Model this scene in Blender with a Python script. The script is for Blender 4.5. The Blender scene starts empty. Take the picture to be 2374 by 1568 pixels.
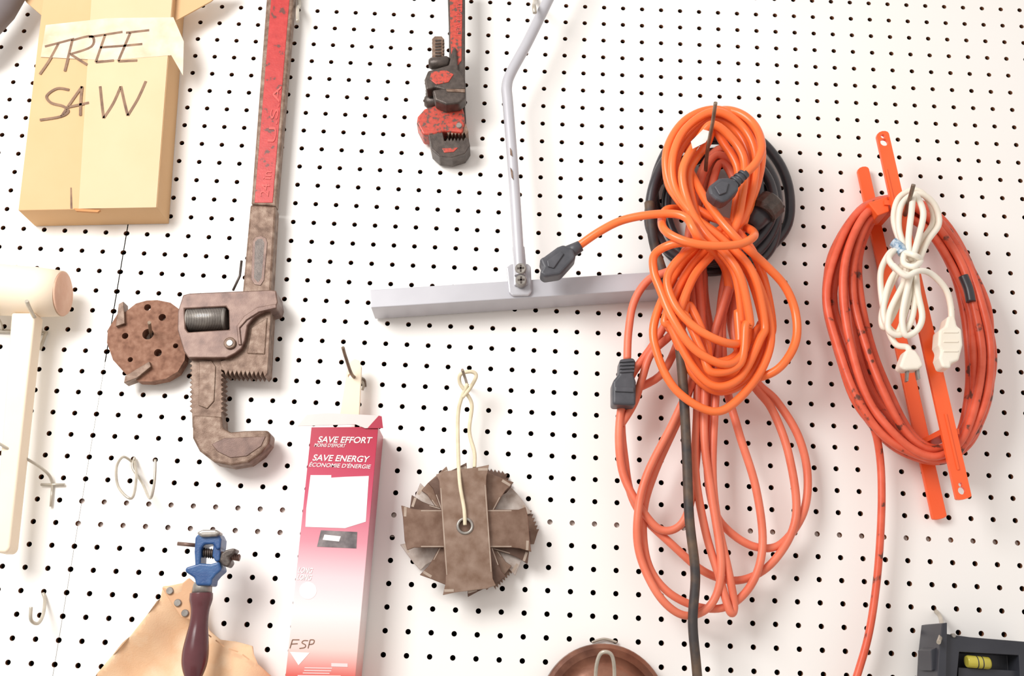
import bpy, math, random
from mathutils import Vector, Matrix
from mathutils.geometry import delaunay_2d_cdt
random.seed(4)
I=0.0254
F=2400.0
sc=bpy.context.scene
# ---------------- camera calibration ----------------
VPU=(1530,-6880); SL=0.045
a=(VPU[0]-1187)/F; b=(784-VPU[1])/F
Zc=Vector((a,b,-1)).normalized()
Xc=Vector((1,-SL,a-b*SL)).normalized()
Yc=Zc.cross(Xc).normalized()
R=Matrix((Xc,Yc,Zc))
FWD=R@Vector((0,0,-1))
depth=F/49.0*I
C=Vector((0,0,1.6))-FWD*depth
cam=bpy.data.cameras.new('camera'); co=bpy.data.objects.new('camera',cam)
sc.collection.objects.link(co); sc.camera=co
cam.sensor_width=36; cam.lens=F/2374*36
co.matrix_world=Matrix.Translation(C)@R.to_4x4()
cam.clip_start=0.01

def P(u,v,h=0.0):
    d=R@Vector(((u-1187)/F,(784-v)/F,-1))
    t=(-h*I-C.y)/d.y
    return C+d*t
def px(r,p):
    return r*((p-C).dot(FWD))/F
# ---------------- materials ----------------
EX=1.12
def S(r,g,b,e=EX):
    o=[]
    for c in (r,g,b):
        c=c/255.0
        l=c/12.92 if c<=0.04045 else ((c+0.055)/1.055)**2.4
        o.append(min(l/e,0.93))
    return (*o,1)
def mat(name,cols,scale=8,rough=0.5,metal=0.0,bump=0.0,detail=6,bscale=None,spec=0.5,pos=None,bd=0.0006):
    m=bpy.data.materials.new(name); m.use_nodes=True
    nt=m.node_tree; n=nt.nodes; l=nt.links
    bs=n['Principled BSDF']
    bs.inputs['Roughness'].default_value=rough
    bs.inputs['Metallic'].default_value=metal
    bs.inputs['Specular IOR Level'].default_value=spec
    tc=n.new('ShaderNodeTexCoord')
    no=n.new('ShaderNodeTexNoise'); no.inputs['Scale'].default_value=scale; no.inputs['Detail'].default_value=detail
    l.new(tc.outputs['Object'],no.inputs['Vector'])
    if len(cols)==1: cols=[cols[0],tuple(min(1,c*0.9) for c in cols[0][:3])+(1,)]
    cr=n.new('ShaderNodeValToRGB')
    if pos is None:
        k=len(cols); pos=[0.3+0.4*i/(k-1) for i in range(k)]
    while len(cr.color_ramp.elements)<len(cols): cr.color_ramp.elements.new(0.5)
    for e,p_,c in zip(cr.color_ramp.elements,pos,cols):
        e.position=p_; e.color=c
    l.new(no.outputs['Fac'],cr.inputs['Fac']); l.new(cr.outputs['Color'],bs.inputs['Base Color'])
    if bump>0:
        nb=n.new('ShaderNodeTexNoise'); nb.inputs['Scale'].default_value=bscale or scale*4; nb.inputs['Detail'].default_value=5
        l.new(tc.outputs['Object'],nb.inputs['Vector'])
        bu=n.new('ShaderNodeBump'); bu.inputs['Strength'].default_value=bump; bu.inputs['Distance'].default_value=bd
        l.new(nb.outputs['Fac'],bu.inputs['Height']); l.new(bu.outputs['Normal'],bs.inputs['Normal'])
    return m
M={}
M['peg']=mat('painted_hardboard',[S(254,249,245,1.0),S(252,245,240,1.0)],3,0.42,spec=0.35)
M['peghole']=mat('hardboard_core',[S(150,95,60),S(90,55,35)],20,0.9)
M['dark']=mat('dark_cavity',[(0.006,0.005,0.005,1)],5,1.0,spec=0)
M['furring']=mat('furring_wood',[S(255,240,232,1.0),S(255,228,218,1.0)],20,0.8)
M['card']=mat('cardboard',[S(247,202,152,1.5),S(250,208,160,1.5)],14,0.8,bump=0.15,bscale=200,spec=0.1)
M['card_l']=mat('cardboard_light',[S(254,218,176,1.5),S(255,224,184,1.5)],14,0.8,bump=0.1,bscale=200,spec=0.1)
M['card_d']=mat('cardboard_edge',[S(225,165,110,1.4),S(210,150,98,1.4)],14,0.8,spec=0.2)
M['marker']=mat('marker_ink',[S(150,118,92),S(110,82,66)],90,0.7)
M['tape']=mat('packing_tape',[S(255,240,218,1.3),S(252,222,185,1.6)],30,0.15,bump=0.5,bscale=60,bd=0.002)
M['red']=mat('worn_red_paint',[S(110,62,55),S(190,50,48,1.25),S(206,64,60,1.25)],120,0.45,bump=0.3,bscale=400,pos=[0.35,0.39,0.7],detail=12)
M['red2']=mat('worn_orange_red_paint',[S(105,80,72),S(186,72,58,1.15),S(212,84,68,1.15)],220,0.4,bump=0.3,bscale=500,pos=[0.41,0.45,0.7],detail=12)
M['redtxt']=mat('raised_letter_red',[S(222,92,85,1.2),S(208,76,70,1.2)],50,0.5)
M['iron']=mat('rusty_iron',[S(108,80,62,1.5),S(144,116,98,1.5),S(176,152,134,1.5)],110,0.5,0.3,bump=0.45,bscale=900,detail=12)
M['iron_p']=mat('browned_iron',[S(104,76,66,1.5),S(130,100,88,1.5),S(150,122,108,1.5)],70,0.42,0.25,bump=0.2,bscale=900,detail=12)
M['iron_d']=mat('dark_iron',[S(70,62,58),S(98,88,82)],150,0.4,0.4,bump=0.3,bscale=900,detail=10)
M['steel']=mat('steel',[S(175,170,162),S(140,135,130)],120,0.35,0.5,bump=0.1,bscale=900)
M['silver']=mat('silver_paint',[S(188,188,194),S(202,202,208)],12,0.4,0.1,bump=0.05)
M['bracket']=mat('galvanised_plate',[S(205,205,211),S(192,192,198)],50,0.35,0.3)
M['rust']=mat('rust',[S(126,82,60,1.4),S(158,112,88,1.4),S(178,134,110,1.4)],130,0.75,0.1,bump=0.5,bscale=900,detail=12)
for k,(c1,c2) in enumerate([((114,86,70),(146,120,104)),((92,68,56),(120,96,84)),((130,102,84),(164,140,124)),((160,142,130),(218,208,200))]):
    M['blade%d'%k]=mat('rusted_blade_steel_%d'%k,[S(*c1,1.1),S(*c2,1.1)],75,0.33,0.5,bump=0.12,bscale=1500,detail=10)
M['bladeedge']=mat('blade_tip_and_edge_highlight',[S(205,188,172),S(180,160,144)],80,0.3,0.5)  # pale steel for cutting tips and the highlights painted along plate edges
M['palewood']=mat('pale_wood',[S(255,242,220,1.15),S(255,234,206,1.15)],10,0.6)
M['malletend']=mat('mallet_end_grain',[S(252,208,180,1.3),S(240,188,158,1.3)],60,0.7,bump=0.2)
M['wire']=mat('zinc_wire',[S(215,208,192),S(180,172,158)],60,0.3,0.3)
M['wire_d']=mat('old_wire',[S(160,140,120),S(110,95,82)],60,0.4,0.5)
M['string']=mat('string',[S(245,235,205),S(225,212,180)],80,0.8)
M['orange']=mat('orange_cord_vinyl',[S(255,120,62,.92),S(250,108,50,.92)],15,0.3)
M['dull']=mat('faded_orange_cord',[S(218,108,78,.98),S(234,128,98,.98)],24,0.45,bump=0.15,bscale=300)
M['reelcord']=mat('dirty_red_cord',[S(110,58,44),S(216,88,58,1.0),S(230,104,74,1.0)],55,0.42,pos=[0.33,0.38,0.7],detail=8)
M['black']=mat('black_rubber',[S(48,46,52),S(66,64,68)],30,0.35)
M['plug']=mat('plug_rubber',[S(66,68,74),S(88,88,94)],60,0.45,bump=0.2,bscale=400)
M['tailblk']=mat('dusty_black_rubber',[S(60,55,55),S(120,95,72)],40,0.6,pos=[0.42,0.75])
M['white']=mat('white_vinyl',[S(255,250,236),S(250,240,222)],20,0.4)
M['winder']=mat('orange_plastic',[S(252,104,52,.95),S(246,94,44,.95)],10,0.3)
M['blue']=mat('blue_paint',[S(60,105,160,1.3),S(38,80,140,1.3)],90,0.35,bump=0.3,bscale=500)
M['bluetape']=mat('blue_tape',[S(50,120,165),S(230,240,245)],250,0.5)
M['purple']=mat('varnished_handle',[S(92,48,54,1.2),S(112,64,68,1.2)],25,0.22)
M['leather']=mat('suede',[S(254,218,180,1.15),S(248,206,166,1.15),S(255,230,198,1.15)],22,1.0,bump=0.4,bscale=700,spec=0.0,detail=10)
M['leather2']=mat('leather_strap',[S(232,180,138,1.25),S(242,194,152,1.25)],25,0.75,bump=0.3,bscale=400)
M['blackpl']=mat('black_plastic',[S(46,48,56),S(62,64,72)],20,0.4)
M['vial']=mat('yellow_vial',[S(190,178,60),S(212,200,90)],30,0.15)
M['brownlid']=mat('brown_patina',[S(110,70,55),S(156,108,86),S(122,102,88)],24,0.35,0.3,bump=0.2,bscale=300,detail=12)
M['grey']=mat('grey_rubber',[S(120,112,112,1.3),S(140,130,130,1.3)],10,0.7)
M['packwhite']=mat('carton_white',[S(255,252,250),S(252,246,244)],10,0.35)
M['packflap']=mat('carton_inside',[S(226,218,214,1.3),S(238,230,226,1.3)],10,0.5)
M['packred']=mat('carton_magenta',[S(190,30,70),S(165,22,55)],10,0.35)
M['packtext']=mat('carton_print_pale',[S(255,228,228)],10,0.4)
M['packink']=mat('carton_ink',[S(60,55,60),S(150,140,140)],70,0.5)
M['floor']=mat('concrete',[S(190,180,170),S(170,160,150)],6,0.8)
M['tag']=mat('paper_tag',[S(250,248,245),S(235,230,226)],60,0.5)

def ramp_z(name,stops,zt,zb,rough=0.3):
    m=bpy.data.materials.new(name); m.use_nodes=True
    nt=m.node_tree; n=nt.nodes; l=nt.links; bs=n['Principled BSDF']
    bs.inputs['Roughness'].default_value=rough
    g=n.new('ShaderNodeTexCoord'); sp=n.new('ShaderNodeSeparateXYZ'); l.new(g.outputs['Object'],sp.inputs[0])
    mr=n.new('ShaderNodeMapRange'); mr.inputs['From Min'].default_value=zt; mr.inputs['From Max'].default_value=zb
    l.new(sp.outputs['Z'],mr.inputs['Value'])
    cr=n.new('ShaderNodeValToRGB')
    while len(cr.color_ramp.elements)<len(stops): cr.color_ramp.elements.new(0.5)
    for e,(p_,c) in zip(cr.color_ramp.elements,stops): e.position=p_; e.color=c
    l.new(mr.outputs[0],cr.inputs['Fac']); l.new(cr.outputs['Color'],bs.inputs['Base Color'])
    return m
# ---------------- mesh helpers ----------------
def link(name,me,m,parent,smooth=False):
    o=bpy.data.objects.new(name,me); sc.collection.objects.link(o)
    if m: me.materials.append(M[m] if isinstance(m,str) else m)
    if parent: o.parent=parent
    if smooth:
        for p in me.polygons: p.use_smooth=True
    return o
def empty(name,u=None,v=None):
    e=bpy.data.objects.new(name,None); e.empty_display_size=0.02
    sc.collection.objects.link(e); return e
def area2(ps):
    s=0
    for i in range(len(ps)):
        x0,z0=ps[i]; x1,z1=ps[(i+1)%len(ps)]; s+=x0*z1-x1*z0
    return s
def prism(name,pts,h0,h1,m,parent=None,bev=0.03,seg=2,hp=None):
    w=[P(u,v,h1 if hp is None else hp) for u,v in pts]
    if area2([(p.x,p.z) for p in w])<0: w.reverse()
    n=len(w)
    vs=[(p.x,-h1*I,p.z) for p in w]+[(p.x,-h0*I,p.z) for p in w]
    fs=[tuple(range(n)),tuple(range(2*n-1,n-1,-1))]
    for i in range(n):
        j=(i+1)%n; fs.append((i,i+n,j+n,j))
    me=bpy.data.meshes.new(name); me.from_pydata(vs,[],fs); me.update()
    o=link(name,me,m,parent)
    if bev>0:
        b=o.modifiers.new('bevel','BEVEL'); b.width=bev*I; b.segments=seg; b.limit_method='ANGLE'; b.angle_limit=math.radians(35)
        b.use_clamp_overlap=True
    return o
def cut(o,cutter):
    bo=o.modifiers.new('bool','BOOLEAN'); bo.operation='DIFFERENCE'; bo.object=cutter; bo.solver='EXACT'
    if o.modifiers[0].type=='BEVEL':
        bv=o.modifiers[0]; w,s=bv.width,bv.segments; o.modifiers.remove(bv)
    else: w=None
    dg=bpy.context.evaluated_depsgraph_get(); dg.update()
    me=bpy.data.meshes.new_from_object(o.evaluated_get(dg))
    o.modifiers.clear(); o.data=me
    bpy.data.objects.remove(cutter)
    if w:
        b=o.modifiers.new('bevel','BEVEL'); b.width=w*0.6; b.segments=s; b.limit_method='ANGLE'; b.angle_limit=math.radians(50)
def circ(u,v,r,n=20,ry=None,rot=0):
    ry=ry or r
    return [(u+r*math.cos(2*math.pi*i/n+rot),v+ry*math.sin(2*math.pi*i/n+rot)) for i in range(n)]
def holes(o,lst,h0=-1,h1=4,hs=None):
    for (u,v,r) in lst:
        p=P(u,v,hs); rr=px(r,p); n=18
        vs=[];fs=[]
        for k in range(n):
            t=2*math.pi*k/n
            vs.append((p.x+rr*math.cos(t),-h1*I,p.z+rr*math.sin(t)))
        for k in range(n):
            vs.append((vs[k][0],-h0*I,vs[k][2]))
        fs=[tuple(range(n)),tuple(range(2*n-1,n-1,-1))]+[(k,k+n,(k+1)%n+n,(k+1)%n) for k in range(n)]
        me=bpy.data.meshes.new('c'); me.from_pydata(vs,[],fs)
        c=link('c',me,None,None)
        cut(o,c)
def catmull(ps,closed,sub):
    n=len(ps); out=[]
    rng=range(n) if closed else range(n-1)
    def g(i):
        return ps[i%n] if closed else ps[max(0,min(n-1,i))]
    for i in rng:
        p0,p1,p2,p3=g(i-1),g(i),g(i+1),g(i+2)
        for k in range(sub):
            t=k/sub
            out.append([0.5*((2*p1[c])+(-p0[c]+p2[c])*t+(2*p0[c]-5*p1[c]+4*p2[c]-p3[c])*t*t+(-p0[c]+3*p1[c]-3*p2[c]+p3[c])*t**3) for c in range(len(p1))])
    if not closed: out.append(list(ps[-1]))
    return out
def tubew(name,ps,rads,m,parent,closed=False,n=12,smooth=True):
    k=len(ps); ps=[Vector(p) for p in ps]
    T=[]
    for i in range(k):
        if closed: t=ps[(i+1)%k]-ps[i-1]
        else: t=ps[min(i+1,k-1)]-ps[max(i-1,0)]
        T.append(t.normalized() if t.length>1e-9 else Vector((0,0,1)))
    vs=[];fs=[]
    ref=Vector((0,1,0)) if abs(T[0].y)<0.9 else Vector((1,0,0))
    N=(ref-T[0]*ref.dot(T[0])).normalized()
    for i in range(k):
        if closed:
            r_=Vector((0,1,0)); N=(r_-T[i]*r_.dot(T[i])).normalized()
        else:
            N2=N-T[i]*N.dot(T[i])
            if N2.length>1e-6: N=N2.normalized()
        B=T[i].cross(N)
        for j in range(n):
            an=2*math.pi*j/n
            vs.append(tuple(ps[i]+(N*math.cos(an)+B*math.sin(an))*rads[i]))
    rng=range(k) if closed else range(k-1)
    for i in rng:
        i2=(i+1)%k
        for j in range(n):
            j2=(j+1)%n
            fs.append((i*n+j,i*n+j2,i2*n+j2,i2*n+j))
    sm=len(fs)
    if not closed:
        fs.append(tuple(range(n-1,-1,-1))); fs.append(tuple(range((k-1)*n,k*n)))
    me=bpy.data.meshes.new(name); me.from_pydata(vs,[],fs); me.update()
    o=link(name,me,m,parent)
    if smooth:
        for p in me.polygons[:sm]: p.use_smooth=True
    me.validate()
    return o
def cord(name,pts,r,m,parent,closed=False,h=None,sub=7,n=10,dh=0.0):
    q=[]
    for i,p in enumerate(pts):
        hh=p[2] if len(p)>2 else h
        if dh: hh=hh+random.uniform(-dh,dh)
        w=P(p[0],p[1],hh); q.append((w.x,w.y,w.z,px(r,w)))
    if len(q)>2: s=catmull(q,closed,sub)
    else: s=q
    return tubew(name,[x[:3] for x in s],[x[3] for x in s],m,parent,closed,n)
def rod(name,prof,m,parent,n=24,smooth=True):
    ws=[P(a_,b_,c_) for a_,b_,c_,_ in prof]
    return tubew(name,ws,[px(p[3],w) for p,w in zip(prof,ws)],m,parent,False,n,smooth)
def peg(name,u,v,h0,h1,r,m,parent,hs=None,n=20,prof=None):
    p=P(u,v,h1); rr=px(r,p)
    if prof is None: prof=[(h0,1),(h1-0.03,1),(h1,0.85)]
    return tubew(name,[Vector((p.x,-hh*I,p.z)) for hh,_ in prof],[rr*k for _,k in prof],m,parent,False,n,False)
def ribbon(name,strokes,wpx,h,m,parent):
    vs=[];fs=[]
    for st in strokes:
        if len(st)>2: st=catmull([tuple(map(float,s)) for s in st],False,5)
        w=[P(s[0],s[1],h) for s in st]
        b0=len(vs); k=len(w)
        for i in range(k):
            t=(w[min(i+1,k-1)]-w[max(i-1,0)]).normalized()
            nn=Vector((-t.z,0,t.x))*px(wpx/2,w[i])
            vs.append(tuple(w[i]+nn)); vs.append(tuple(w[i]-nn))
        for i in range(k-1):
            fs.append((b0+2*i,b0+2*i+1,b0+2*i+3,b0+2*i+2))
    me=bpy.data.meshes.new(name); me.from_pydata(vs,[],fs)
    return link(name,me,m,parent)
def text(name,body,p0,p1,hpx,h,m,parent,shear=0.0,ext=0.0,bold=0.0):
    cu=bpy.data.curves.new(name,'FONT'); cu.body=body; cu.offset=bold; cu.extrude=0.001
    t=bpy.data.objects.new('t',cu); sc.collection.objects.link(t)
    bpy.context.view_layer.update()
    dg=bpy.context.evaluated_depsgraph_get()
    me=bpy.data.meshes.new_from_object(t.evaluated_get(dg))
    bpy.data.objects.remove(t)
    ext=max(ext,0.01)
    xs=[v.co.x for v in me.vertices]; mn,mx=min(xs),max(xs)
    A=P(p0[0],p0[1],h); B=P(p1[0],p1[1],h); L=(B-A).length
    ex=(B-A).normalized(); ez=Vector((-ex.z,0,ex.x)); H=px(hpx,A)
    for v in me.vertices:
        x=(v.co.x-mn)/(mx-mn)*L; y=v.co.y/0.69*H; zz=v.co.z
        v.co=A+ex*(x+shear*y)+ez*y+Vector((0,-(ext*I if zz>0 else 0),0))
    me.materials.clear()
    return link(name,me,m,parent)
def sheet(name,pts,hf,m,parent,step=12,thick=0.08,smooth=True):
    n=len(pts)
    co2=[Vector((float(u),float(v))) for u,v in pts]
    edges=[(i,(i+1)%n) for i in range(n)]
    us=[p[0] for p in pts]; vv=[p[1] for p in pts]
    u=min(us)
    def inside(x,y):
        c=False;j=n-1
        for i in range(n):
            if (pts[i][1]>y)!=(pts[j][1]>y) and x<(pts[j][0]-pts[i][0])*(y-pts[i][1])/(pts[j][1]-pts[i][1])+pts[i][0]: c=not c
            j=i
        return c
    extra=[]
    while u<max(us):
        v=min(vv)
        while v<max(vv):
            if inside(u,v): extra.append(Vector((u+random.uniform(-1,1),v+random.uniform(-1,1))))
            v+=step
        u+=step
    res=delaunay_2d_cdt(co2+extra,edges,[],1,1e-4)
    vs=[tuple(P(p.x,p.y,hf(p.x,p.y))) for p in res[0]]
    fs=[tuple(f) for f in res[2]]
    me=bpy.data.meshes.new(name); me.from_pydata(vs,[],fs); me.update()
    if me.polygons and sum(p.normal.y for p in me.polygons)>0: me.flip_normals()
    o=link(name,me,m,parent,smooth)
    s=o.modifiers.new('solid','SOLIDIFY'); s.thickness=thick*I; s.offset=-1
    return o

# ---------------- pegboard wall ----------------
A0=P(655,1183,0)
NX0,NX1=-26,54; NZ0,NZ1=-22,40
seam=-9
vs=[];fs=[];mi=[]
N=16; HR=0.118; TH=0.2
cs=[(math.cos(2*math.pi*k/N),math.sin(2*math.pi*k/N)) for k in range(N)]
cs=[(round(c,9),round(s,9)) for c,s in cs]
def addcell(cx,cz,ks,closed,dxr):
    b0=len(vs); n=len(ks)
    for k in ks:
        c,s=cs[k%N]; m_=max(abs(c),abs(s)); vs.append(((cx+0.5*c/m_+(dxr if abs(c)<.01 else 0))*I,0,(cz+0.5*s/m_)*I))
    for k in ks:
        c,s=cs[k%N]; vs.append(((cx+HR*c+dxr)*I,0,(cz+HR*s)*I))
    for k in ks:
        c,s=cs[k%N]; vs.append(((cx+HR*c+dxr)*I,TH*I,(cz+HR*s)*I))
    for i in range(n if closed else n-1):
        j=(i+1)%n
        fs.append((b0+i,b0+j,b0+n+j,b0+n+i)); mi.append(0)
        fs.append((b0+n+i,b0+n+j,b0+2*n+j,b0+2*n+i)); mi.append(1)
ox=A0.x/I; oz=A0.z/I
for i in range(NX0,NX1):
    for j in range(NZ0,NZ1):
        if i==seam:
            g=0.024 if j>6 else 0.008
            addcell(ox+i,oz+j,[12,13,14,15,0,1,2,3,4],False,g)
            addcell(ox+i,oz+j,[4,5,6,7,8,9,10,11,12],False,-g)
        else: addcell(ox+i,oz+j,list(range(N)),True,0)
me=bpy.data.meshes.new('wall_back'); me.from_pydata(vs,[],fs)
me.materials.append(M['peg']); me.materials.append(M['peghole'])
me.polygons.foreach_set('material_index',mi); me.update()
wall=bpy.data.objects.new('wall_back',me); sc.collection.objects.link(wall)
def boxw(name,x0,x1,y0,y1,z0,z1,m,parent=None):
    vs=[(x,y,z) for x in (x0,x1) for y in (y0,y1) for z in (z0,z1)]
    fs=[(0,1,3,2),(4,6,7,5),(0,4,5,1),(2,3,7,6),(0,2,6,4),(1,5,7,3)]
    me=bpy.data.meshes.new(name); me.from_pydata(vs,[],fs); me.update(); return link(name,me,m,parent)
x0=(ox+NX0-.5)*I; x1=(ox+NX1-.5)*I; z0=(oz+NZ0-.5)*I; z1=(oz+NZ1-.5)*I
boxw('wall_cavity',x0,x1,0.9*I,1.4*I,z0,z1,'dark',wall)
boxw('wall_lower',x0,x1,0.0,1.4*I,0,z0-0.001,'peg',wall)
prism('furring_strip',[(165,1140),(1200,1188),(2420,1235),(2420,1295),(1200,1243),(165,1250)],-0.85,-0.2,'furring',wall,0)
boxw('floor',x0,x1,-2.6,1.4*I,-0.05,0,'floor')

# ---------------- cardboard box TREE SAW ----------------
E=empty('cardboard_box')
hb=1.9
prism('carton_body',[(42,488),(104,-40),(404,-40),(364,482)],0.03,hb,'card',E,0.03)
prism('right_panel',[(182,484),(214,-40),(402,-40),(362,481)],hb,hb+0.03,'card_l',E,0.01)
prism('slit',[(163,484),(163,435),(166,435),(168,484)],hb,hb+0.012,'marker',E,0)
prism('tuck_tab',[(170,483),(232,487),(226,492),(176,489)],hb-0.1,hb+0.04,'card_d',E,0)
prism('top_flap_right',[(400,52),(408,0),(425,-45),(540,-45),(490,2)],hb-0.5,hb-0.42,'card',E,0)
prism('top_flap_left',[(104,42),(60,4),(30,-45),(112,-45)],hb-0.4,hb-0.32,'card',E,0)
prism('tape_band',[(94,132),(106,58),(250,42),(402,40),(426,96),(424,175),(397,128),(250,140)],hb+0.03,hb+0.045,'tape',E,0)
ribbon('marker_lettering',[
 [(104,108),(172,90)],[(136,100),(114,140),(92,172)],
 [(168,92),(150,165)],[(166,94),(212,84),(212,108),(162,126)],[(164,126),(202,150)],
 [(244,80),(222,144)],[(206,86),(284,74)],[(232,110),(288,106)],[(222,144),(264,140)],
 [(302,76),(274,142)],[(292,76),(346,70)],[(288,106),(330,102)],[(274,142),(318,140)],
 [(160,208),(132,205),(108,222),(118,238),(146,246),(158,258),(140,270),(92,278)],
 [(142,270),(166,234),(190,200)],[(190,200),(187,232),(186,268)],[(158,248),(206,238)],
 [(232,200),(236,240),(240,274)],[(240,274),(262,240),(280,200)],[(280,200),(288,236),(296,268)],[(296,268),(320,228),(338,188)]],
 6,hb+0.05,'marker',E)

# ---------------- pipe wrench (large) ----------------
E=empty('pipe_wrench')
prism('handle',[(622,-60),(686,-60),(640,478),(582,474)],0.55,1.15,'iron',E,0.08)
prism('handle_red_panel',[(633,-60),(676,-60),(632,470),(590,470)],1.1,1.17,'red',E,0.02)
prism('handle_shank',[(580,474),(640,478),(627,700),(560,700)],0.5,1.3,'iron',E,0.1)
prism('shank_recess_rim',[(586,560),(592,550),(605,547),(616,552),(620,562),(612,650),(604,662),(590,660),(582,648)],1.3,1.33,'iron_p',E,0.02)
prism('shank_recess',[(591,562),(598,554),(608,554),(613,564),(606,645),(598,655),(589,645)],1.33,1.335,'iron_d',E,0)
text('size_mark','24 in',(622,456),(630,398),20,1.18,'redtxt',E,ext=0.02)
text('cast_mark','U.S.A',(638,330),(652,200),18,1.18,'redtxt',E,ext=0.02)
h=prism('housing',[(424,684),(440,680),(628,672),(640,674),(644,700),(640,714),(612,722),(590,735),(574,755),(568,790),(560,808),(545,820),(525,830),(436,830),(426,815),(411,765),(412,722)],0.25,1.75,'iron_p',E,0.1,3)
c=prism('c',[(428,716),(524,711),(530,720),(531,764),(436,770),(430,762)],-0.5,3,None,None,0,hp=1.75)
cut(h,c)
prism('housing_lip',[(556,760),(572,742),(600,724),(642,714),(640,704),(596,712),(566,732),(548,756),(552,800),(560,800)],1.72,1.82,'iron_p',E,0.04)
rod('adjusting_nut',[(434,742,1.25,24),(438,742,1.25,28),(522,739,1.25,28),(527,739,1.25,24)],'steel',E,32)
for i in range(22):
    u=440+i*3.7; rod('knurl_ring_%d'%i,[(u,742-i*.13,1.25,28),(u+.9,742-i*.13,1.25,29),(u+1.8,742-i*.13,1.25,28)],'iron_d',E,32)
prism('opening_back',[(424,706),(534,704),(534,774),(424,776)],0.26,0.5,'iron_d',E,0)
peg('pivot_pin',532,795,1.6,1.88,14,'iron',E)
peg('pivot_pin_head',532,795,1.85,1.93,8,'steel',E)
teeth=[(620,866)]
u=616
while u>524: teeth+= [(u-3,874-(616-u)*.03),(u-7,862-(616-u)*.03)]; u-=10
prism('heel_jaw',[(560,790),(575,752),(600,730),(628,722)]+teeth+[(514,858),(510,838),(540,828)],0.45,1.45,'iron',E,0.02,1)
prism('heel_jaw_cheek',[(572,820),(582,760),(620,735),(614,822)],1.4,1.5,'iron',E,0.05)
L=[];Rr=[]
v=828
while v<955:
    Rr+=[(514,v),(519,v+4),(513,v+8)]; L+=[(444,v),(439,v+4),(445,v+8)]; v+=11
prism('hook_jaw_shank',Rr+[(515,992),(446,992)]+L[::-1],0.55,1.35,'iron',E,0.02,1)
prism('shank_panel',[(462,838),(490,836),(500,850),(496,930),(480,948),(460,940)],1.35,1.4,'iron',E,0.04)
prism('hook_jaw',[(446,962),(515,966),(516,992),(534,1002),(566,999),(596,998),(620,998),(627,1006),(624,1028),(606,1052),(576,1073),(535,1080),(496,1072),(462,1046),(446,1015)],0.4,1.5,'iron',E,0.12,3)
prism('hook_jaw_face',[(520,1016),(616,1012),(606,1034),(572,1058),(534,1062),(505,1048),(490,1030)],1.48,1.53,'iron_p',E,0.04)
rod('flat_spring',[(560,605,1.0,3),(556,640,1.0,3),(540,674,1.0,3)],'iron_d',E,8)
cord('hang_hook',[(694,-10,0),(694,12,0.4),(690,20,1.2),(690,50,1.6)],4,'wire',E)

# ---------------- small pipe wrenches ----------------
def w1(E):
    prism('handle',[(1036,-60),(1078,-60),(1078,190),(1042,186),(1040,60)],1.5,1.9,'iron_d',E,0.06)
    prism('handle_red_panel',[(1042,-60),(1073,-60),(1070,140),(1050,165),(1044,100)],1.88,1.93,'red2',E,0.02)
    text('cast_mark','HEAVY DUTY',(1067,82),(1072,5),13,1.94,'redtxt',E,ext=0.01)
    L=[];Rr=[];v=88
    while v<145:
        Rr+=[(1027,v),(1030,v+3),(1026,v+6)]; L+=[(1004,v),(1001,v+3),(1004,v+6)]; v+=8
    prism('hook_jaw_shank',[(1008,84),(1024,84)]+Rr+L[::-1],1.4,1.85,'iron',E,0.01,1)
    for i in range(7): prism('shank_thread_%d'%i,[(1009,92+i*7),(1022,91+i*7),(1022,94+i*7),(1009,95+i*7)],1.85,1.9,'iron_d',E,0)
    rod('adjusting_nut',[(994,148,1.8,10),(1000,148,1.8,14),(1036,144,1.8,14),(1042,144,1.8,10)],'iron_d',E,20)
    prism('housing',[(992,164),(1040,150),(1050,110),(1058,110),(1062,160),(1078,178),(1080,206),(1030,208),(1008,202),(988,208),(984,184)],1.3,2.1,'iron_d',E,0.08,3)
    prism('housing_paint',[(1000,166),(1034,162),(1052,172),(1040,190),(1012,196),(996,184)],2.08,2.14,'red2',E,0.05,3)
    prism('hook_jaw',[(1002,208),(1030,204),(1080,208),(1080,226),(1066,238),(1034,242),(1008,232)],1.3,2.15,'iron_d',E,0.1,3)
    prism('jaw_teeth',[(1034,206),(1078,206),(1078,214),(1036,212)],2.1,2.2,'iron',E,0.02)
def w2(E):
    prism('handle',[(1046,180),(1074,180),(1082,300),(1050,300)],0.5,1.0,'iron_d',E,0.05)
    L=[];Rr=[];v=190
    while v<235:
        Rr+=[(1012,v),(1016,v+3),(1012,v+6)]; L+=[(990,v),(986,v+3),(990,v+6)]; v+=8
    prism('hook_jaw_shank',Rr+L[::-1],0.4,1.0,'iron_d',E,0.01,1)
    rod('adjusting_nut',[(984,236,.9,10),(990,236,.9,16),(1040,232,.9,16),(1048,232,.9,10)],'iron_d',E,20)
    prism('housing',[(984,252),(1010,244),(1070,240),(1076,262),(1078,285),(1072,308),(1030,304),(1000,312),(980,312),(966,285),(968,270)],0.2,1.3,'red2',E,0.1,3)
    t=[];u=1036
    while u<1084: t+=[(u,306),(u+4,314)]; u+=8
    prism('heel_jaw',[(1036,290),(1080,286),(1086,306)]+t[::-1],0.2,1.2,'iron',E,0.01,1)
    t=[];u=1034
    while u<1082: t+=[(u,326),(u+4,318)]; u+=8
    prism('hook_jaw',[(992,310),(1026,306),(1030,326)]+t+[(1086,320),(1090,338),(1078,356),(1048,365),(1018,362),(1000,346)],0.2,1.25,'iron_d',E,0.1,3)
    prism('hook_jaw_red',[(1024,344),(1062,342),(1052,352),(1030,354)],1.24,1.28,'red2',E,0.02)
    peg('pivot_pin',1064,290,1.2,1.36,7,'steel',E)
E=empty('pipe_wrench.001'); w1(E)
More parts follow.
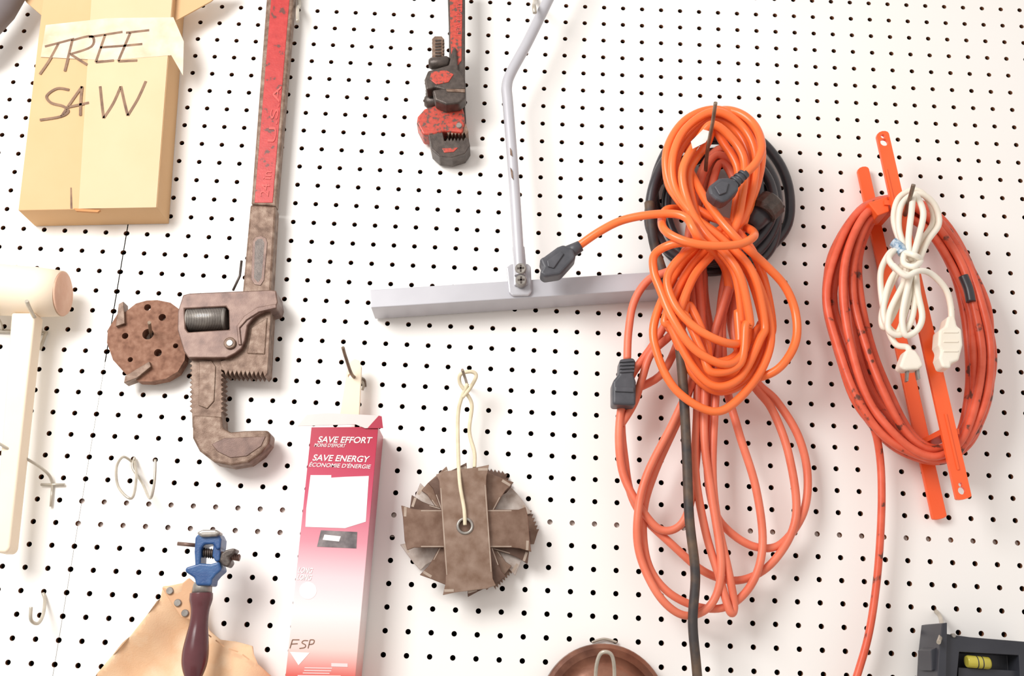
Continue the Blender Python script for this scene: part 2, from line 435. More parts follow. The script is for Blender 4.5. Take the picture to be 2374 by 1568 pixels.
E=empty('pipe_wrench.002'); w2(E)

# ---------------- metal T bar stand ----------------
E=empty('metal_t_bar')
cord('bent_tube',[(1310,-80,2.2),(1262,18,2.2),(1222,100,2.2),(1186,166,2.2),(1175,200,2.2),(1178,245,2.2),(1190,400,2.2),(1203,600,2.2),(1205,640,2.2)],12.5,'silver',E,n=16)
prism('crossbar',[(858,672),(1570,627),(1572,668),(860,714)],0.15,1.8,'silver',E,0.04)
prism('bracket',[(1174,620),(1184,612),(1224,611),(1231,618),(1233,676),(1226,684),(1188,685),(1180,678)],1.75,2.0,'bracket',E,0.06)
prism('tube_flat_end',[(1188,570),(1216,570),(1224,660),(1192,662)],1.95,2.15,'bracket',E,0.06)
for (u,v) in [(1207,622),(1208,649)]:
    peg('screw_head',u,v,2.1,2.5,13,'steel',E)
    prism('slot',[(u-8,v-2),(u+8,v-3),(u+8,v+1),(u-8,v+2)],2.49,2.52,'iron_d',E,0)
    prism('slot_cross',[(u-2,v-8),(u+2,v-8),(u+2,v+8),(u-2,v+8)],2.49,2.52,'iron_d',E,0)
for q in [[(1182,342),(1186,348),(1188,362),(1183,358)],[(1183,388),(1188,396),(1190,416),(1186,410)]]:
    prism('paint_chip',q,2.3,2.51,'iron',E,0)
cord('hang_hook',[(1240,-20,0),(1240,4,0.5),(1238,12,2.8),(1240,30,3.0)],5,'wire',E)

# ---------------- mallet ----------------
E=empty('wooden_mallet')
rod('head',[(-140,660,1.7,52),(-80,664,1.7,58),(0,672,1.7,60),(90,678,1.7,58),(145,681,1.7,53)],'palewood',E,36)
rod('head_end',[(145,681,1.7,53),(149,681,1.7,50),(150,681,1.7,10)],'malletend',E,36)
prism('handle',[(26,725),(82,725),(22,1272),(14,1282),(-8,1282),(-16,1270)],1.2,2.1,'palewood',E,0.25,4)
cord('hook_arm',[(95,774,0),(92,760,0.8),(70,718,2.8),(62,698,3.4)],4.5,'wire',E)
cord('hook_arm_2',[(5,768,0),(0,750,0.8),(-20,710,2.8),(-30,690,3.4)],4.5,'wire',E)
cord('hook_base',[(-20,768,.15),(50,770,.15),(110,772,.15)],4,'wire',E)
cord('hook_leg',[(106,772,.15),(100,790,.2),(92,812,.2)],4,'wire',E)

E=empty('grey_rubber_grip')
rod('grip',[(-90,120,2,10),(-70,100,2,34),(0,20,2,36),(40,-50,2,36)],'grey',E)

# ---------------- cutter disc ----------------
E=empty('moulding_cutter_head')
d=prism('disc',[(262,745),(276,722),(288,726),(300,716),(315,704),(340,697),(365,696),(395,702),(414,716),(426,748),(432,790),(428,835),(412,862),(385,878),(350,885),(320,884),(292,868),(262,835),(248,795),(250,765)],0.35,0.95,'rust',E,0.05)
holes(d,[(343,775,13),(290,779,7.5),(376,736,8.5),(342,713,8),(366,818,9),(302,834,6),(407,802,6)],hs=0.95)
prism('cutter_knife',[(268,757),(275,705),(286,699),(289,750)],0.5,1.15,'iron',E,0.02)
prism('cutter_knife_2',[(287,888),(290,872),(346,838),(350,850),(318,876)],0.5,1.15,'iron',E,0.02)
cord('hang_peg',[(352,790,0),(350,775,.8),(346,748,2.2)],4,'wire_d',E)

# ---------------- paint stick + carton ----------------
E=empty('wooden_paint_stick')
s=prism('stick',[(806,850),(812,838),(822,832),(832,836),(838,850),(832,975),(786,975)],0.9,1.15,'palewood',E,0.04)
holes(s,[(812,872,5)],hs=1.15)
E=empty('peg_hook')
cord('wire',[(846,897,0.02),(842,880,.1),(818,872,1.3),(802,830,2.4),(795,806,3.0)],4,'wire_d',E)
cord('clip',[(826,860,.2),(842,890,.2),(840,905,.2)],3,'wire',E)

E=empty('product_carton')
hc=2.2
zt=P(800,990,hc).z; zb=P(740,1568,hc).z
M['packgrad']=ramp_z('carton_print_glare_gradient',[(0,S(178,22,58)),(0.12,S(190,40,75)),(0.3,S(205,80,110)),(0.48,S(228,150,165)),(0.62,S(250,215,220)),(0.76,S(255,242,242)),(0.9,S(250,215,208)),(1.0,S(228,105,95))],zt,zb)  # printed gradient with some glare painted into its colours
prism('box',[(722,991),(877,990),(812,1700),(648,1700)],0.1,hc,'packgrad',E,0.02)
prism('open_flap',[(690,988),(712,962),(760,958),(884,964),(888,992),(846,993),(824,984),(760,986)],hc+0.02,hc+0.07,'packflap',E,0)
prism('flap_colour',[(852,993),(878,964),(885,966),(888,993)],hc+0.07,hc+0.08,'packred',E,0)
prism('print_window',[(720,1102),(768,1102),(768,1108),(800,1106),(855,1104),(848,1210),(800,1225),(708,1222),(710,1180)],hc,hc+0.012,'packwhite',E,0)
prism('print_photo',[(744,1230),(828,1234),(826,1272),(735,1268)],hc,hc+0.014,'packink',E,0)
prism('print_photo_light',[(752,1240),(790,1244),(786,1256),(748,1252)],hc,hc+0.018,'packwhite',E,0)
T=hc+0.012
text('print_line_1','SAVE EFFORT',(736,1026),(860,1028),14,T,'packtext',E,0.25,bold=0.02)
text('print_line_2',"MOINS D'EFFORT",(728,1036),(800,1038),8,T,'packtext',E,0.25,bold=0.015)
text('print_line_3','SAVE ENERGY',(724,1068),(854,1072),14,T,'packtext',E,0.25,bold=0.02)
text('print_line_4',"ÉCONOMIE D'ÉNERGIE",(716,1082),(858,1087),9,T,'packtext',E,0.25,bold=0.015)
text('print_line_5','LONG',(690,1328),(722,1330),12,T,'packwhite',E,0.25,bold=0.02)
text('print_line_6','LONG',(688,1344),(720,1346),12,T,'packwhite',E,0.25,bold=0.02)
prism('print_blob',circ(714,1370,20),hc,hc+0.012,'packwhite',E,0)
ribbon('handwriting',[[(672,1504),(678,1484)],[(678,1484),(694,1484)],[(675,1494),(690,1493)],[(714,1486),(704,1486),(700,1491),(708,1496),(706,1502),(694,1504)],[(714,1504),(719,1484)],[(719,1484),(728,1485),(726,1493),(716,1495)]],2.2,hc+0.014,'marker',E)
prism('print_triangle',[(672,1512),(718,1514),(692,1543)],hc,hc+0.012,'packwhite',E,0)
prism('print_chip',[(768,1538),(806,1539),(806,1547),(768,1546)],hc,hc+0.012,'packtext',E,0)
for i,(w0,w1_) in enumerate([(706,770),(705,768),(702,764),(690,790)]):
    prism('print_small_line_%d'%i,[(w0,1548+i*6),(w1_,1549+i*6),(w1_,1551+i*6),(w0,1550+i*6)],hc,hc+0.012,'packtext',E,0)

# ---------------- dado blades ----------------
E=empty('dado_blade_set')
def saw(p0,p1,n,d):
    out=[]; dx=p1[0]-p0[0]; dy=p1[1]-p0[1]; l=math.hypot(dx,dy); nx,ny=dy/l,-dx/l
    for i in range(n):
        out.append((p0[0]+dx*i/n,p0[1]+dy*i/n)); out.append((p0[0]+dx*(i+.25)/n+nx*d,p0[1]+dy*(i+.25)/n+ny*d))
    out.append(p1); return out
BB=0.018
def chipper(nm,deg,w,L1,L2,h0,m,cx=1082,cy=1226,off=0,t=0.11):
    """two-winged chipper plate, axis deg from vertical (clockwise), with hooked cutting tips"""
    loc=[(-w,-L1+26),(-w-6,-L1+10),(-w+16,-L1+4),(w-18,-L1),(w+10,-L1-4),(w+2,-L1+22),(w,-L1+40),(w,L2-26),(w+6,L2-10),(w-16,L2-4),(-w+18,L2),(-w-10,L2+4),(-w-2,L2-22),(-w,L2-40)]
    a_=math.radians(deg); c_,s_=math.cos(a_),math.sin(a_)
    f=lambda x,y:(cx+(x+off)*c_-y*s_,cy+(x+off)*s_+y*c_)
    o=prism(nm,[f(x,y) for x,y in loc],h0,h0+t,m,E,BB,1)
    ribbon(nm+'_edge_highlight',[[f(-w+2.5,-L1+42),f(-w+2.5,L2-42)],[f(w-2.5,-L1+42),f(w-2.5,L2-42)]],2.2,h0+t+0.004,'bladeedge',E)  # lighter ribbons paint a highlight along both ground long edges
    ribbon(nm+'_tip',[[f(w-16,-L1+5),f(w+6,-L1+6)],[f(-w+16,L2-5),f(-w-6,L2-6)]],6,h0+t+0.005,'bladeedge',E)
    return o
prism('toothed_blade',saw((1118,1090),(1170,1100),6,7)+saw((1170,1100),(1184,1132),4,6)+[(1150,1190),(1090,1240),(1060,1200)],0.1,0.2,'blade1',E,0.008,1)
prism('toothed_blade_2',saw((1226,1184),(1246,1236),6,7)+[(1238,1262),(1190,1262),(1100,1240),(1120,1200)],0.22,0.32,'blade0',E,0.008,1)
prism('toothed_blade_3',[(1150,1240),(1180,1290)]+saw((1192,1325),(1150,1368),8,-7)+[(1130,1340),(1090,1240)],0.22,0.32,'blade2',E,0.008,1)
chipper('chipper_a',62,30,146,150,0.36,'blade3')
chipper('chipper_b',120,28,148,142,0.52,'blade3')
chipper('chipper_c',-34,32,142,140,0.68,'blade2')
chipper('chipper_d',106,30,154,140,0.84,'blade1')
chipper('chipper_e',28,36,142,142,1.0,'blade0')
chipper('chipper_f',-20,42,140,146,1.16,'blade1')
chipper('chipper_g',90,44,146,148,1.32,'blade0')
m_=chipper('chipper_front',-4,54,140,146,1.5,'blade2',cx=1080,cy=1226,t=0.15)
holes(m_,[(1078,1220,14)],h0=1.2,hs=1.65)
cord('arbor_ring',[(1078+17*math.cos(t*math.pi/6),1220+17*math.sin(t*math.pi/6),1.66) for t in range(12)],3.5,'steel',E,True,sub=3)
cord('string_a',[(1078,1218,1.7),(1076,1180,1.8),(1066,1120,1.8),(1062,1040,1.4),(1062,960,1.3),(1072,918,1.5),(1084,890,1.6)],4.5,'string',E)
cord('string_b',[(1100,1085,1.4),(1100,1050,1.2),(1088,1000,1.1),(1094,940,1.2),(1080,910,1.5),(1066,888,1.7),(1068,868,1.9),(1092,862,1.9),(1104,872,1.8),(1090,900,1.6),(1072,922,1.5)],4.5,'string',E)
cord('hang_hook',[(1080,900,0),(1082,890,0.6),(1076,870,2.2),(1072,858,2.8)],3.5,'wire_d',E)

# ---------------- cords ----------------
E=empty('black_extension_cord')
def ell(cx,cy,rx,ry,rot,h,n=12,j=4):
    out=[]
    for i in range(n):
        t=2*math.pi*i/n; x=rx*math.cos(t); y=ry*math.sin(t); c,s=math.cos(rot),math.sin(rot)
        out.append((cx+x*c-y*s+random.uniform(-j,j),cy+x*s+y*c+random.uniform(-j,j),h+random.uniform(-.1,.1)))
    return out
for i,(cx,cy,rx,ry,rt,h) in enumerate([(1674,452,168,150,.9,.5),(1655,474,146,154,.1,1.1),(1648,480,150,122,-.4,1.5),(1672,498,140,116,.9,.8),(1634,462,128,146,.4,1.7)]):
    cord('coil_%d'%i,ell(cx,cy,rx,ry,rt,h),11.5,'black',E,True,sub=8,n=12)
cord('tail',[(1505,470,1.9),(1515,560,2.0),(1545,660,2.1),(1572,780,2.4),(1584,900,2.5),(1592,1050,2.5),(1598,1200,2.5),(1612,1330,2.4),(1606,1440,2.3),(1614,1540,2.2),(1625,1660,2.0)],11.5,'tailblk',E,n=12)
rod('locking_plug',[(1735,525,1.9,22),(1746,512,1.9,28),(1768,490,1.9,30)],'black',E,20)
rod('plug_ring',[(1766,496,2.1,28),(1770,490,2.1,34),(1792,470,2.1,34),(1796,466,2.1,26)],'iron_d',E,14,False)

E=empty('faded_extension_cord')
D=[
 [(1670,345),(1625,400),(1600,520),(1575,680),(1520,790),(1460,880),(1436,980),(1442,1090),(1480,1170),(1530,1228),(1580,1215),(1606,1140),(1620,1000),(1640,850),(1700,640),(1735,450),(1715,370)],
 [(1665,352),(1618,420),(1598,560),(1590,720),(1540,860),(1448,930),(1450,1080),(1478,1180),(1560,1265),(1640,1330),(1720,1345),(1795,1300),(1845,1200),(1830,1060),(1790,950),(1740,880),(1700,750),(1728,520),(1722,400)],
 [(1660,360),(1612,470),(1620,640),(1625,820),(1570,960),(1500,1100),(1478,1200),(1484,1290),(1530,1385),(1590,1428),(1650,1400),(1672,1310),(1650,1150),(1632,1000),(1645,820),(1700,620),(1730,430)],
 [(1662,368),(1620,480),(1630,640),(1620,800),(1590,930),(1520,1090),(1492,1190),(1500,1300),(1545,1370),(1620,1408),(1690,1405),(1745,1350),(1768,1260),(1752,1130),(1712,1000),(1682,880),(1676,720),(1712,560),(1718,440)],
 [(1672,372),(1640,480),(1632,660),(1650,800),(1648,940),(1640,1080),(1655,1180),(1690,1232),(1750,1268),(1810,1262),(1862,1190),(1872,1100),(1850,1010),(1800,930),(1750,880),(1700,780),(1690,640),(1722,500),(1712,400)],
 [(1668,380),(1636,500),(1610,650),(1618,800),(1616,950),(1612,1090),(1635,1230),(1668,1340),(1692,1418),(1702,1405),(1690,1330),(1662,1200),(1652,1080),(1660,900),(1672,700),(1700,540),(1705,430)],
]
for i,l in enumerate(D):
    hh=[1.7,1.3,2.0,1.6,1.1,1.9][i]
    cord('loop_%d'%i,l,9.5,'dull',E,True,h=hh,dh=0.12,sub=8,n=10)
cord('loose_end',[(1600,560,2.4),(1560,622,2.4),(1505,648,2.2),(1470,700,2.1),(1457,770,2.1),(1454,835,2.1)],9.5,'dull',E,n=10)
cord('loose_mid',[(1590,700,2.3),(1560,770,2.2),(1510,820,2.0),(1488,880,1.9),(1470,935,1.7),(1440,985,1.6)],9.5,'dull',E,n=10)
prism('connector',[(1437,832),(1470,829),(1474,838),(1470,870),(1475,885),(1474,940),(1420,938),(1420,885),(1434,868)],1.6,2.6,'plug',E,0.12,3)
prism('connector_ridge',[(1426,896),(1470,898),(1470,910),(1426,908)],2.58,2.68,'plug',E,0.04)
for k in range(4): prism('strain_relief_%d'%k,[(1437,836+k*8),(1471,834+k*8),(1471,838+k*8),(1437,840+k*8)],1.8,2.68,'plug',E,0.01)

E=empty('orange_extension_cord')
def F8(ty,Lx,Rx,cx,cy,xl,xr,by,h,j=4):
    up=h+0.55; q=[(1655,ty,h+.2),(Lx+38,ty+32,h),(Lx,ty+100,h),(Lx+10,ty+180,h),((Lx+cx)/2+8,(ty+180+cy)/2+10,up),(cx+18,cy,up),((cx+xr)/2+20,(cy+700)/2,up),(xr,750,h),(xr-12,by-110,h),((xr+xl)/2+58,by-22,h),((xl+xr)/2-5,by,h),(xl+55,by-45,h),(xl+12,by-130,h),(xl,740,h),((cx+xl)/2-10,(cy+700)/2,h-.1),(cx-12,cy+5,h-.15),((Rx+cx)/2+10,(ty+190+cy)/2+5,h-.1),(Rx-8,ty+180,h),(Rx,ty+90,h),(Rx-34,ty+28,h)]
    return [(a_+random.uniform(-j,j),b_+random.uniform(-j,j),c_) for a_,b_,c_ in q]
FL=[(252,1545,1764,1655,548,1514,1785,952,3.0),(262,1556,1750,1668,560,1546,1775,895,3.3),(274,1568,1738,1672,575,1558,1766,880,2.7),(288,1582,1724,1662,588,1572,1738,862,3.6),(302,1597,1712,1645,572,1584,1722,836,3.1),(258,1550,1757,1690,530,1552,1790,905,2.5)]
for i,f in enumerate(FL): cord('figure_eight_%d'%i,F8(*f),10,'orange',E,True,sub=8,n=12)
cord('outer_strand',[(1590,380,2.5),(1640,470,3.4),(1700,545,4.0),(1775,615,3.6),(1820,665,3.2),(1844,725,3.0),(1845,790,3.0),(1815,845,3.0),(1772,872,2.7),(1710,880,2.2),(1660,860,2.0)],10,'orange',E,n=12)
cord('inner_strand',[(1690,545,2.2),(1640,555,3.0),(1590,585,3.8),(1548,640,3.8),(1560,700,3.9),(1600,750,4.0),(1655,785,4.0),(1705,798,3.6),(1745,785,2.6),(1765,750,2.1)],10,'orange',E,n=12)
cord('inner_strand_2',[(1680,580,3.0),(1620,564,4.4),(1560,566,4.4),(1518,590,3.8),(1516,630,3.6),(1530,670,3.7),(1560,740,3.9),(1610,810,3.9),(1680,845,3.8),(1722,820,3.4),(1735,750,2.7),(1715,660,2.1)],10,'orange',E,n=12)
cord('lead',[(1342,570,3.4),(1390,537,3.7),(1440,512,3.9),(1500,499,4.2),(1560,496,4.4),(1592,506,4.6),(1606,530,4.8),(1622,556,4.6),(1650,580,3.8),(1680,620,2.6),(1690,670,2.0)],10,'orange',E,n=12)
cord('wrap',[(1534,512,3.8),(1545,538,4.5),(1590,560,4.9),(1650,570,5.0),(1715,566,4.9),(1748,548,4.4),(1738,532,3.0),(1700,520,2.0),(1600,490,2.0),(1548,486,3.0)],10,'orange',E,True,n=12)
prism('female_connector',[(1250,600),(1262,594),(1292,572),(1306,566),(1330,576),(1336,596),(1322,612),(1300,636),(1262,642),(1251,632),(1258,618)],2.8,3.7,'plug',E,0.13,3)
rod('strain_relief',[(1318,586,3.3,17),(1346,570,3.4,13)],'plug',E,14)
prism('connector_ridge',[(1268,604),(1300,582),(1308,588),(1284,622),(1270,618)],3.68,3.78,'plug',E,0.04)
prism('male_plug',[(1642,432),(1668,412),(1690,410),(1714,424),(1712,440),(1690,462),(1676,470),(1660,462),(1646,450)],4.0,4.8,'plug',E,0.12,3)
prism('plug_ridge',[(1656,432),(1674,420),(1690,424),(1684,446),(1668,452)],4.78,4.9,'plug',E,0.04)
for k in range(3): rod('plug_rib_%d'%k,[(1702+k*9,424-k*8,4.4,15-k),(1706+k*9,420-k*8,4.4,15-k)],'plug',E,14)
rod('plug_neck',[(1700,426,4.4,12),(1730,402,4.4,10)],'plug',E,14)
cord('plug_lead',[(1726,404,4.4),(1752,378,4.3),(1766,340,4.1),(1750,292,3.6),(1712,262,3.3),(1665,258,2.8),(1610,292,2.4),(1585,350,2.2)],10,'orange',E,n=12)
prism('paper_tag',[(1606,345),(1602,328),(1630,300),(1650,306),(1636,330)],4.1,4.14,'tag',E,0)
E=empty('pegboard_hook')
cord('arm',[(1634,430,0.02),(1635,410,1.5),(1640,350,3.6),(1652,285,5.2),(1659,238,6.2)],4.5,'wire_d',E)
cord('arm_base',[(1634,430,0.1),(1637,390,0.1)],4.5,'wire_d',E)

# ---------------- reel ----------------
E=empty('cord_winder')
def bar(nm,top,bot,w,h0,h1):
    dx,dy=bot[0]-top[0],bot[1]-top[1]; l=math.hypot(dx,dy); tx,ty=dx/l,dy/l; nx,ny=-ty,tx
    pts=[]
    for k in range(7):
        an=math.pi*k/6; c,s=math.cos(an),math.sin(an)
        pts.append((top[0]+nx*w*c*0.8+tx*(w*.5-w*.5*s),top[1]+ny*w*c*0.8+ty*(w*.5-w*.5*s)))
    for k in range(7):
        an=math.pi*k/6; c,s=math.cos(an),math.sin(an)
        pts.append((bot[0]-nx*w*c-tx*(w*.3-w*.3*s),bot[1]-ny*w*c-ty*(w*.3-w*.3*s)))
    return prism(nm,pts,h0,h1,'winder',E,0.03)
bar('back_bar',(2000,386),(2180,1204),17,0.25,0.45)
fb=bar('front_bar',(2045,304),(2236,1158),18,2.75,2.93)
holes(fb,[(2050,330,9),(2047,316,5),(2230,1138,9),(2227,1124,5)],h0=2.0,hs=2.93)
for k,(t0,t1) in enumerate([((2052,392),(2070,470)),((2190,960),(2220,1090))]):
    prism('rib_%d'%k,[(t0[0],t0[1]),(t0[0]+5,t0[1]-1),(t1[0]+5,t1[1]-1),(t1[0],t1[1])],2.9,2.98,'winder',E,0.01)
for (u,v) in [(2068,470),(2205,1000)]:
    p=P(u,v,2.8)
    boxw('cross_arm',p.x-0.35*I,p.x+.35*I,-2.8*I,-0.4*I,p.z-.12*I,p.z+.12*I,'winder',E)
prism('cross_arm_face',[(2012,470),(2058,455),(2062,490),(2036,500)],1.2,2.7,'winder',E,0.05)
E=empty('red_extension_cord')
base=[(2060,462),(1985,492),(1932,590),(1914,700),(1938,825),(1985,935),(2048,1015),(2120,1060),(2190,1068),(2250,1022),(2288,925),(2297,820),(2284,715),(2248,610),(2190,520),(2125,470)]
cx,cy=2105,765; ax=Vector((0.21,0.978)); bx=Vector((0.978,-0.21))
for i in range(10):
    kb=[1.0,.96,.86,.78,.70,.60,.90,.52,.66,.98][i]; ka=[1.0,.985,.99,.96,.93,.9,.97,.91,.94,.97][i]
    hh=[1.1,2.2,1.6,2.3,1.2,2.0,.9,1.5,.8,1.9][i]
    q=[]
    for (u,v) in base:
        d=Vector((u-cx,v-cy)); sb=d.dot(bx); kk=kb if sb<0 else 0.45+0.55*kb
        p_=ax*(d.dot(ax)*ka)+bx*(sb*kk)
        q.append((cx+p_.x+random.uniform(-7,7),cy+p_.y+random.uniform(-4,4)))
    cord('winding_%d'%i,q,9.5,'reelcord',E,True,h=hh,dh=0.12,sub=7,n=10)
cord('tail',[(1990,930,2.2),(2025,990,1.8),(2040,1060,1.3),(2044,1150,1.2),(2040,1260,1.1),(2030,1370,1.0),(2012,1480,1.0),(1980,1590,1.0),(1960,1660,1.0)],9,'reelcord',E,n=10)
for q in [[(2228,630),(2240,660),(2246,690)]]:
    cord('black_tape',[(u+5,v+10,2.4) for u,v in q],11,'black',E)

E=empty('white_extension_cord')
Wr=7.2
WL=[
 [(2112,442,3.6),(2082,462,3.5),(2072,510,3.4),(2088,565,3.6),(2108,620,3.9),(2132,565,3.6),(2162,520,3.4),(2160,480,3.5),(2138,448,3.6)],
 [(2110,455,3.9),(2088,480,3.8),(2084,530,3.7),(2100,580,3.9),(2118,625,4.1),(2150,560,3.8),(2176,520,3.6),(2168,478,3.8),(2140,452,3.9)],
 [(2120,452,4.2),(2112,500,4.1),(2106,560,4.2),(2112,600,4.4),(2132,540,4.1),(2140,490,4.1)],
 [(2114,600,4.0),(2070,640,3.6),(2050,700,3.5),(2052,745,3.5),(2080,772,3.6),(2100,720,3.8),(2112,660,4.0)],
 [(2118,610,4.2),(2094,660,3.9),(2064,720,3.8),(2060,765,3.8),(2088,776,3.8),(2112,745,3.9),(2122,690,4.0),(2124,640,4.2)],
 [(2120,620,4.4),(2128,680,4.2),(2138,735,4.1),(2124,768,4.0),(2098,776,4.0),(2092,730,4.1),(2106,660,4.3)],
 [(2100,610,4.0),(2066,660,3.4),(2044,730,3.3),(2052,760,3.3),(2084,700,3.5),(2096,650,3.9)],
]
for i,l in enumerate(WL): cord('loop_%d'%i,l,Wr,'white',E,True,sub=8)
cord('lead_left',[(2112,640,4.8),(2082,628,4.7),(2060,600,4.4),(2075,580,4.0),(2060,590,3.7),(2042,630,3.5),(2044,690,3.4),(2058,760,3.4),(2076,798,3.5),(2102,805,3.6),(2108,815,3.7)],Wr,'white',E)
cord('lead_right',[(2070,615,4.8),(2100,640,4.9),(2130,628,4.8),(2160,636,4.5),(2192,670,4.2),(2204,710,4.0),(2206,750,3.9)],Wr,'white',E)
cord('wrap',[(2098,588,4.6),(2120,592,4.9),(2134,604,4.6),(2120,618,4.9),(2096,612,4.6)],Wr,'white',E,True)
prism('tap_connector',[(2192,756),(2198,732),(2214,732),(2220,756),(2230,762),(2233,800),(2224,836),(2206,842),(2205,854),(2186,852),(2178,830),(2182,812),(2176,800),(2178,765)],3.4,4.2,'white',E,0.14,3)
for k in range(3): prism('connector_rib_%d'%k,[(2188,768+k*22),(2222,768+k*22),(2222,772+k*22),(2188,772+k*22)],4.18,4.24,'white',E,0.02)
prism('plug',[(2100,812),(2110,808),(2124,812),(2134,828),(2142,848),(2130,856),(2098,858),(2086,850),(2092,832)],3.3,4.0,'white',E,0.12,3)
prism('prong',[(2102,856),(2108,856),(2106,884),(2101,884)],3.6,3.8,'steel',E,0)
prism('prong_2',[(2124,855),(2131,854),(2134,878),(2128,880)],3.6,3.8,'steel',E,0)
cord('blue_tape',[(2070,562,4.0),(2084,572,4.1),(2094,588,4.2)],12,'bluetape',E)
E=empty('pegboard_hook.001')
cord('arm',[(2088,560,0.05),(2092,530,1.8),(2100,490,3.2),(2112,450,4.6),(2118,428,5.0)],5,'wire_d',E)

# ---------------- small hooks ----------------
E=empty('wire_hook')
cord('wire_a',[(312,1062,.3),(308,1085,.3),(330,1120,.6),(348,1156,2),(358,1118,2.3),(360,1066,2.2)],3.2,'wire',E)
cord('wire_b',[(305,1070,.1),(285,1060,.6),(270,1085,1.2),(275,1130,1.8),(305,1156,2.0),(316,1110,1.0),(312,1062,.1)],3.2,'wire',E)
E=empty('wire_hook.001')
cord('wire',[(100,1376,.05),(104,1392,.2),(100,1425,.8),(88,1446,1.4),(72,1438,1.9),(72,1408,2.0)],4,'wire',E)
E=empty('wire_hook.002')
cord('arm',[(-30,1010,2.6),(10,1036,2.2),(80,1075,1.0),(112,1100,.4),(122,1122,.1)],3.5,'wire',E)
cord('base',[(95,1124,.12),(150,1124,.12)],3.2,'wire',E)
cord('leg',[(122,1124,.12),(118,1175,.12)],3.2,'wire',E)

# ---------------- leather glove + clamp tool ----------------
E=empty('leather_glove')
def hf(u,v):
    return 0.9+0.28*math.sin((u*0.6+v*0.5)/34.0)+0.18*math.sin((u-v*0.7)/23.0)+0.15*math.sin(v/41+u/70)
sheet('cuff',[(150,1700),(225,1562),(262,1520),(300,1478),(342,1425),(372,1388),(378,1360),(396,1358),(424,1352),(436,1342),(452,1360),(464,1400),(484,1462),(512,1484),(548,1488),(584,1498),(588,1516),(598,1540),(640,1580),(650,1700)],hf,'leather',E,9,0.1)
prism('strap',[(374,1362),(402,1370),(438,1340),(452,1352),(440,1392),(446,1440),(420,1432),(398,1400)],1.3,1.4,'leather2',E,0.05)
for (u,v) in [(393,1370),(411,1398),(428,1422)]:
    peg('rivet',u,v,1.3,1.5,8.5,'steel',E)
ribbon('stitching',[[(470,1462),(490,1478)],[(500,1485),(520,1500)],[(530,1505),(552,1512)],[(562,1518),(578,1530)]],3,1.6,'leather2',E)
E=empty('jewellers_clamp')
Bm='blue'
prism('upper_jaw',[(452,1246),(462,1236),(484,1232),(506,1236),(513,1250),(511,1272),(502,1276),(494,1262),(474,1262),(466,1272),(464,1312),(452,1314),(450,1280)],1.9,2.9,Bm,E,0.08,3)
prism('frame_right',[(494,1262),(511,1262),(510,1300),(500,1304),(492,1290)],1.9,2.8,Bm,E,0.06)
prism('lower_jaw',[(444,1312),(462,1306),(488,1308),(508,1302),(514,1322),(500,1334),(492,1344),(490,1358),(454,1358),(450,1340),(428,1326),(430,1316)],1.9,2.9,Bm,E,0.1,3)
prism('saddle',[(454,1235),(470,1228),(500,1228),(512,1236),(500,1244),(466,1246)],2.5,3.1,'steel',E,0.1,3)
rod('cross_pin',[(412,1261,2.4,4.5),(456,1265,2.4,4.5)],'iron_p',E,12)
rod('thumb_screw',[(470,1280,2.5,8),(500,1284,2.5,8),(556,1295,2.5,7)],'iron_p',E,14)
for i in range(7): rod('thread_%d'%i,[(462+i*5,1281+i*.6,2.5,9),(464+i*5,1281+i*.6,2.5,12),(466+i*5,1281+i*.6,2.5,9)],'iron_d',E,14)
for i in range(5): rod('thread_b%d'%i,[(532+i*5,1290+i*.8,2.5,7),(534+i*5,1290+i*.8,2.5,8.5),(536+i*5,1290+i*.8,2.5,7)],'iron_p',E,14)
prism('wing_nut',[(512,1284),(522,1276),(540,1271),(548,1274),(540,1286),(530,1292),(536,1304),(528,1316),(516,1312),(508,1300)],2.2,2.9,'iron_d',E,0.1,3)
rod('ferrule',[(471,1354,2.4,20),(470,1358,2.4,21.5),(468,1378,2.4,23)],'steel',E,24)
hp=catmull([(467,1376,2.4,26),(466,1392,2.4,26),(464,1415,2.4,21),(461,1445,2.4,21),(457,1480,2.4,26),(453,1515,2.4,30),(450,1545,2.4,28),(448,1575,2.4,18),(447,1590,2.4,10)],False,5)
rod('handle',[tuple(x) for x in hp],'purple',E,28)

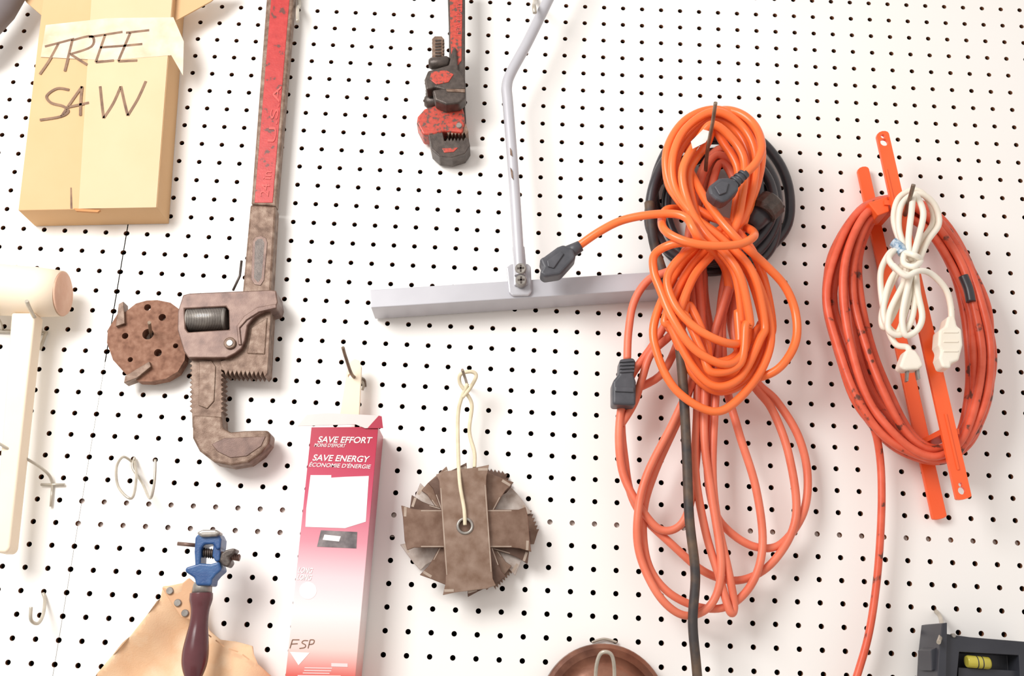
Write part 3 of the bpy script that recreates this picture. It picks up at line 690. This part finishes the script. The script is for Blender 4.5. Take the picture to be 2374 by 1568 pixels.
# ---------------- bottom lid ----------------
E=empty('rusty_pot_lid')
p=P(1405,1650,1.4)
R0=px(152,p)
prof=[(0.01,1.0),(0.6,1.0),(0.75,.98),(0.8,.93),(0.7,.9),(0.75,.86),(1.1,.6),(1.3,.3),(1.35,.02)]
tubew('dish',[Vector((p.x,-hh*I,p.z)) for hh,_ in prof],[R0*k for _,k in prof],'brownlid',E,False,64,True)
cord('handle_loop',[(1380,1600,1.6),(1382,1550,2.2),(1390,1520,2.4),(1403,1512,2.5),(1418,1520,2.4),(1424,1550,2.2),(1424,1600,1.6)],4.5,'wire',E)
cord('hook_base',[(1372,1490,.15),(1400,1482,.15),(1430,1490,.15)],3,'wire',E)

# ---------------- black level ----------------
E=empty('spirit_level')
b_=prism('body',[(2192,1470),(2250,1478),(2420,1492),(2420,1700),(2180,1700),(2188,1560)],0.3,2.2,'blackpl',E,0.05)
c=prism('c',[(2224,1512),(2362,1520),(2366,1600),(2216,1600)],1.2,4,None,None,0,hp=2.2)
cut(b_,c)
prism('side_flange',[(2184,1446),(2196,1444),(2196,1476),(2190,1700),(2168,1700),(2176,1520)],0.3,2.5,'blackpl',E,0.03)
prism('side_notch',[(2158,1508),(2174,1500),(2178,1552),(2160,1556)],0.8,2.2,'blackpl',E,0.03)
prism('inner_ledge',[(2222,1548),(2366,1556),(2366,1700),(2216,1700)],0.8,1.9,'blackpl',E,0.03)
rod('vial',[(2240,1534,2.0,12),(2243,1534,2.0,14),(2290,1538,2.0,14),(2294,1538,2.0,12)],'vial',E,20)
rod('vial_bubble_ring',[(2262,1536,2.0,14.6),(2264,1536,2.0,14.6)],'blackpl',E,20)
rod('vial_bubble_ring_2',[(2274,1537,2.0,14.6),(2276,1537,2.0,14.6)],'blackpl',E,20)
peg('rivet',2212,1474,2.1,2.3,5,'steel',E)
cord('hang_hook',[(2170,1418,.05),(2180,1432,.6),(2184,1462,1.8),(2176,1490,2.8)],5,'wire',E)

# ---------------- lights ----------------
w=bpy.data.worlds.new('world'); sc.world=w; w.use_nodes=True
bg=w.node_tree.nodes['Background']; bg.inputs['Color'].default_value=(1.0,0.93,0.885,1); bg.inputs['Strength'].default_value=0.77
def area(name,loc,target,size,energy,col):
    l=bpy.data.lights.new(name,'AREA'); l.size=size; l.energy=energy; l.color=col
    o=bpy.data.objects.new(name,l); sc.collection.objects.link(o); o.location=loc
    o.rotation_euler=(Vector(target)-Vector(loc)).to_track_quat('-Z','Y').to_euler(); return o
area('flash_softbox',(-0.85,-1.2,2.0),(-0.1,0,1.6),0.65,22,(1.0,0.98,0.96))
sc.view_settings.view_transform='Standard'
sc.view_settings.look='None'
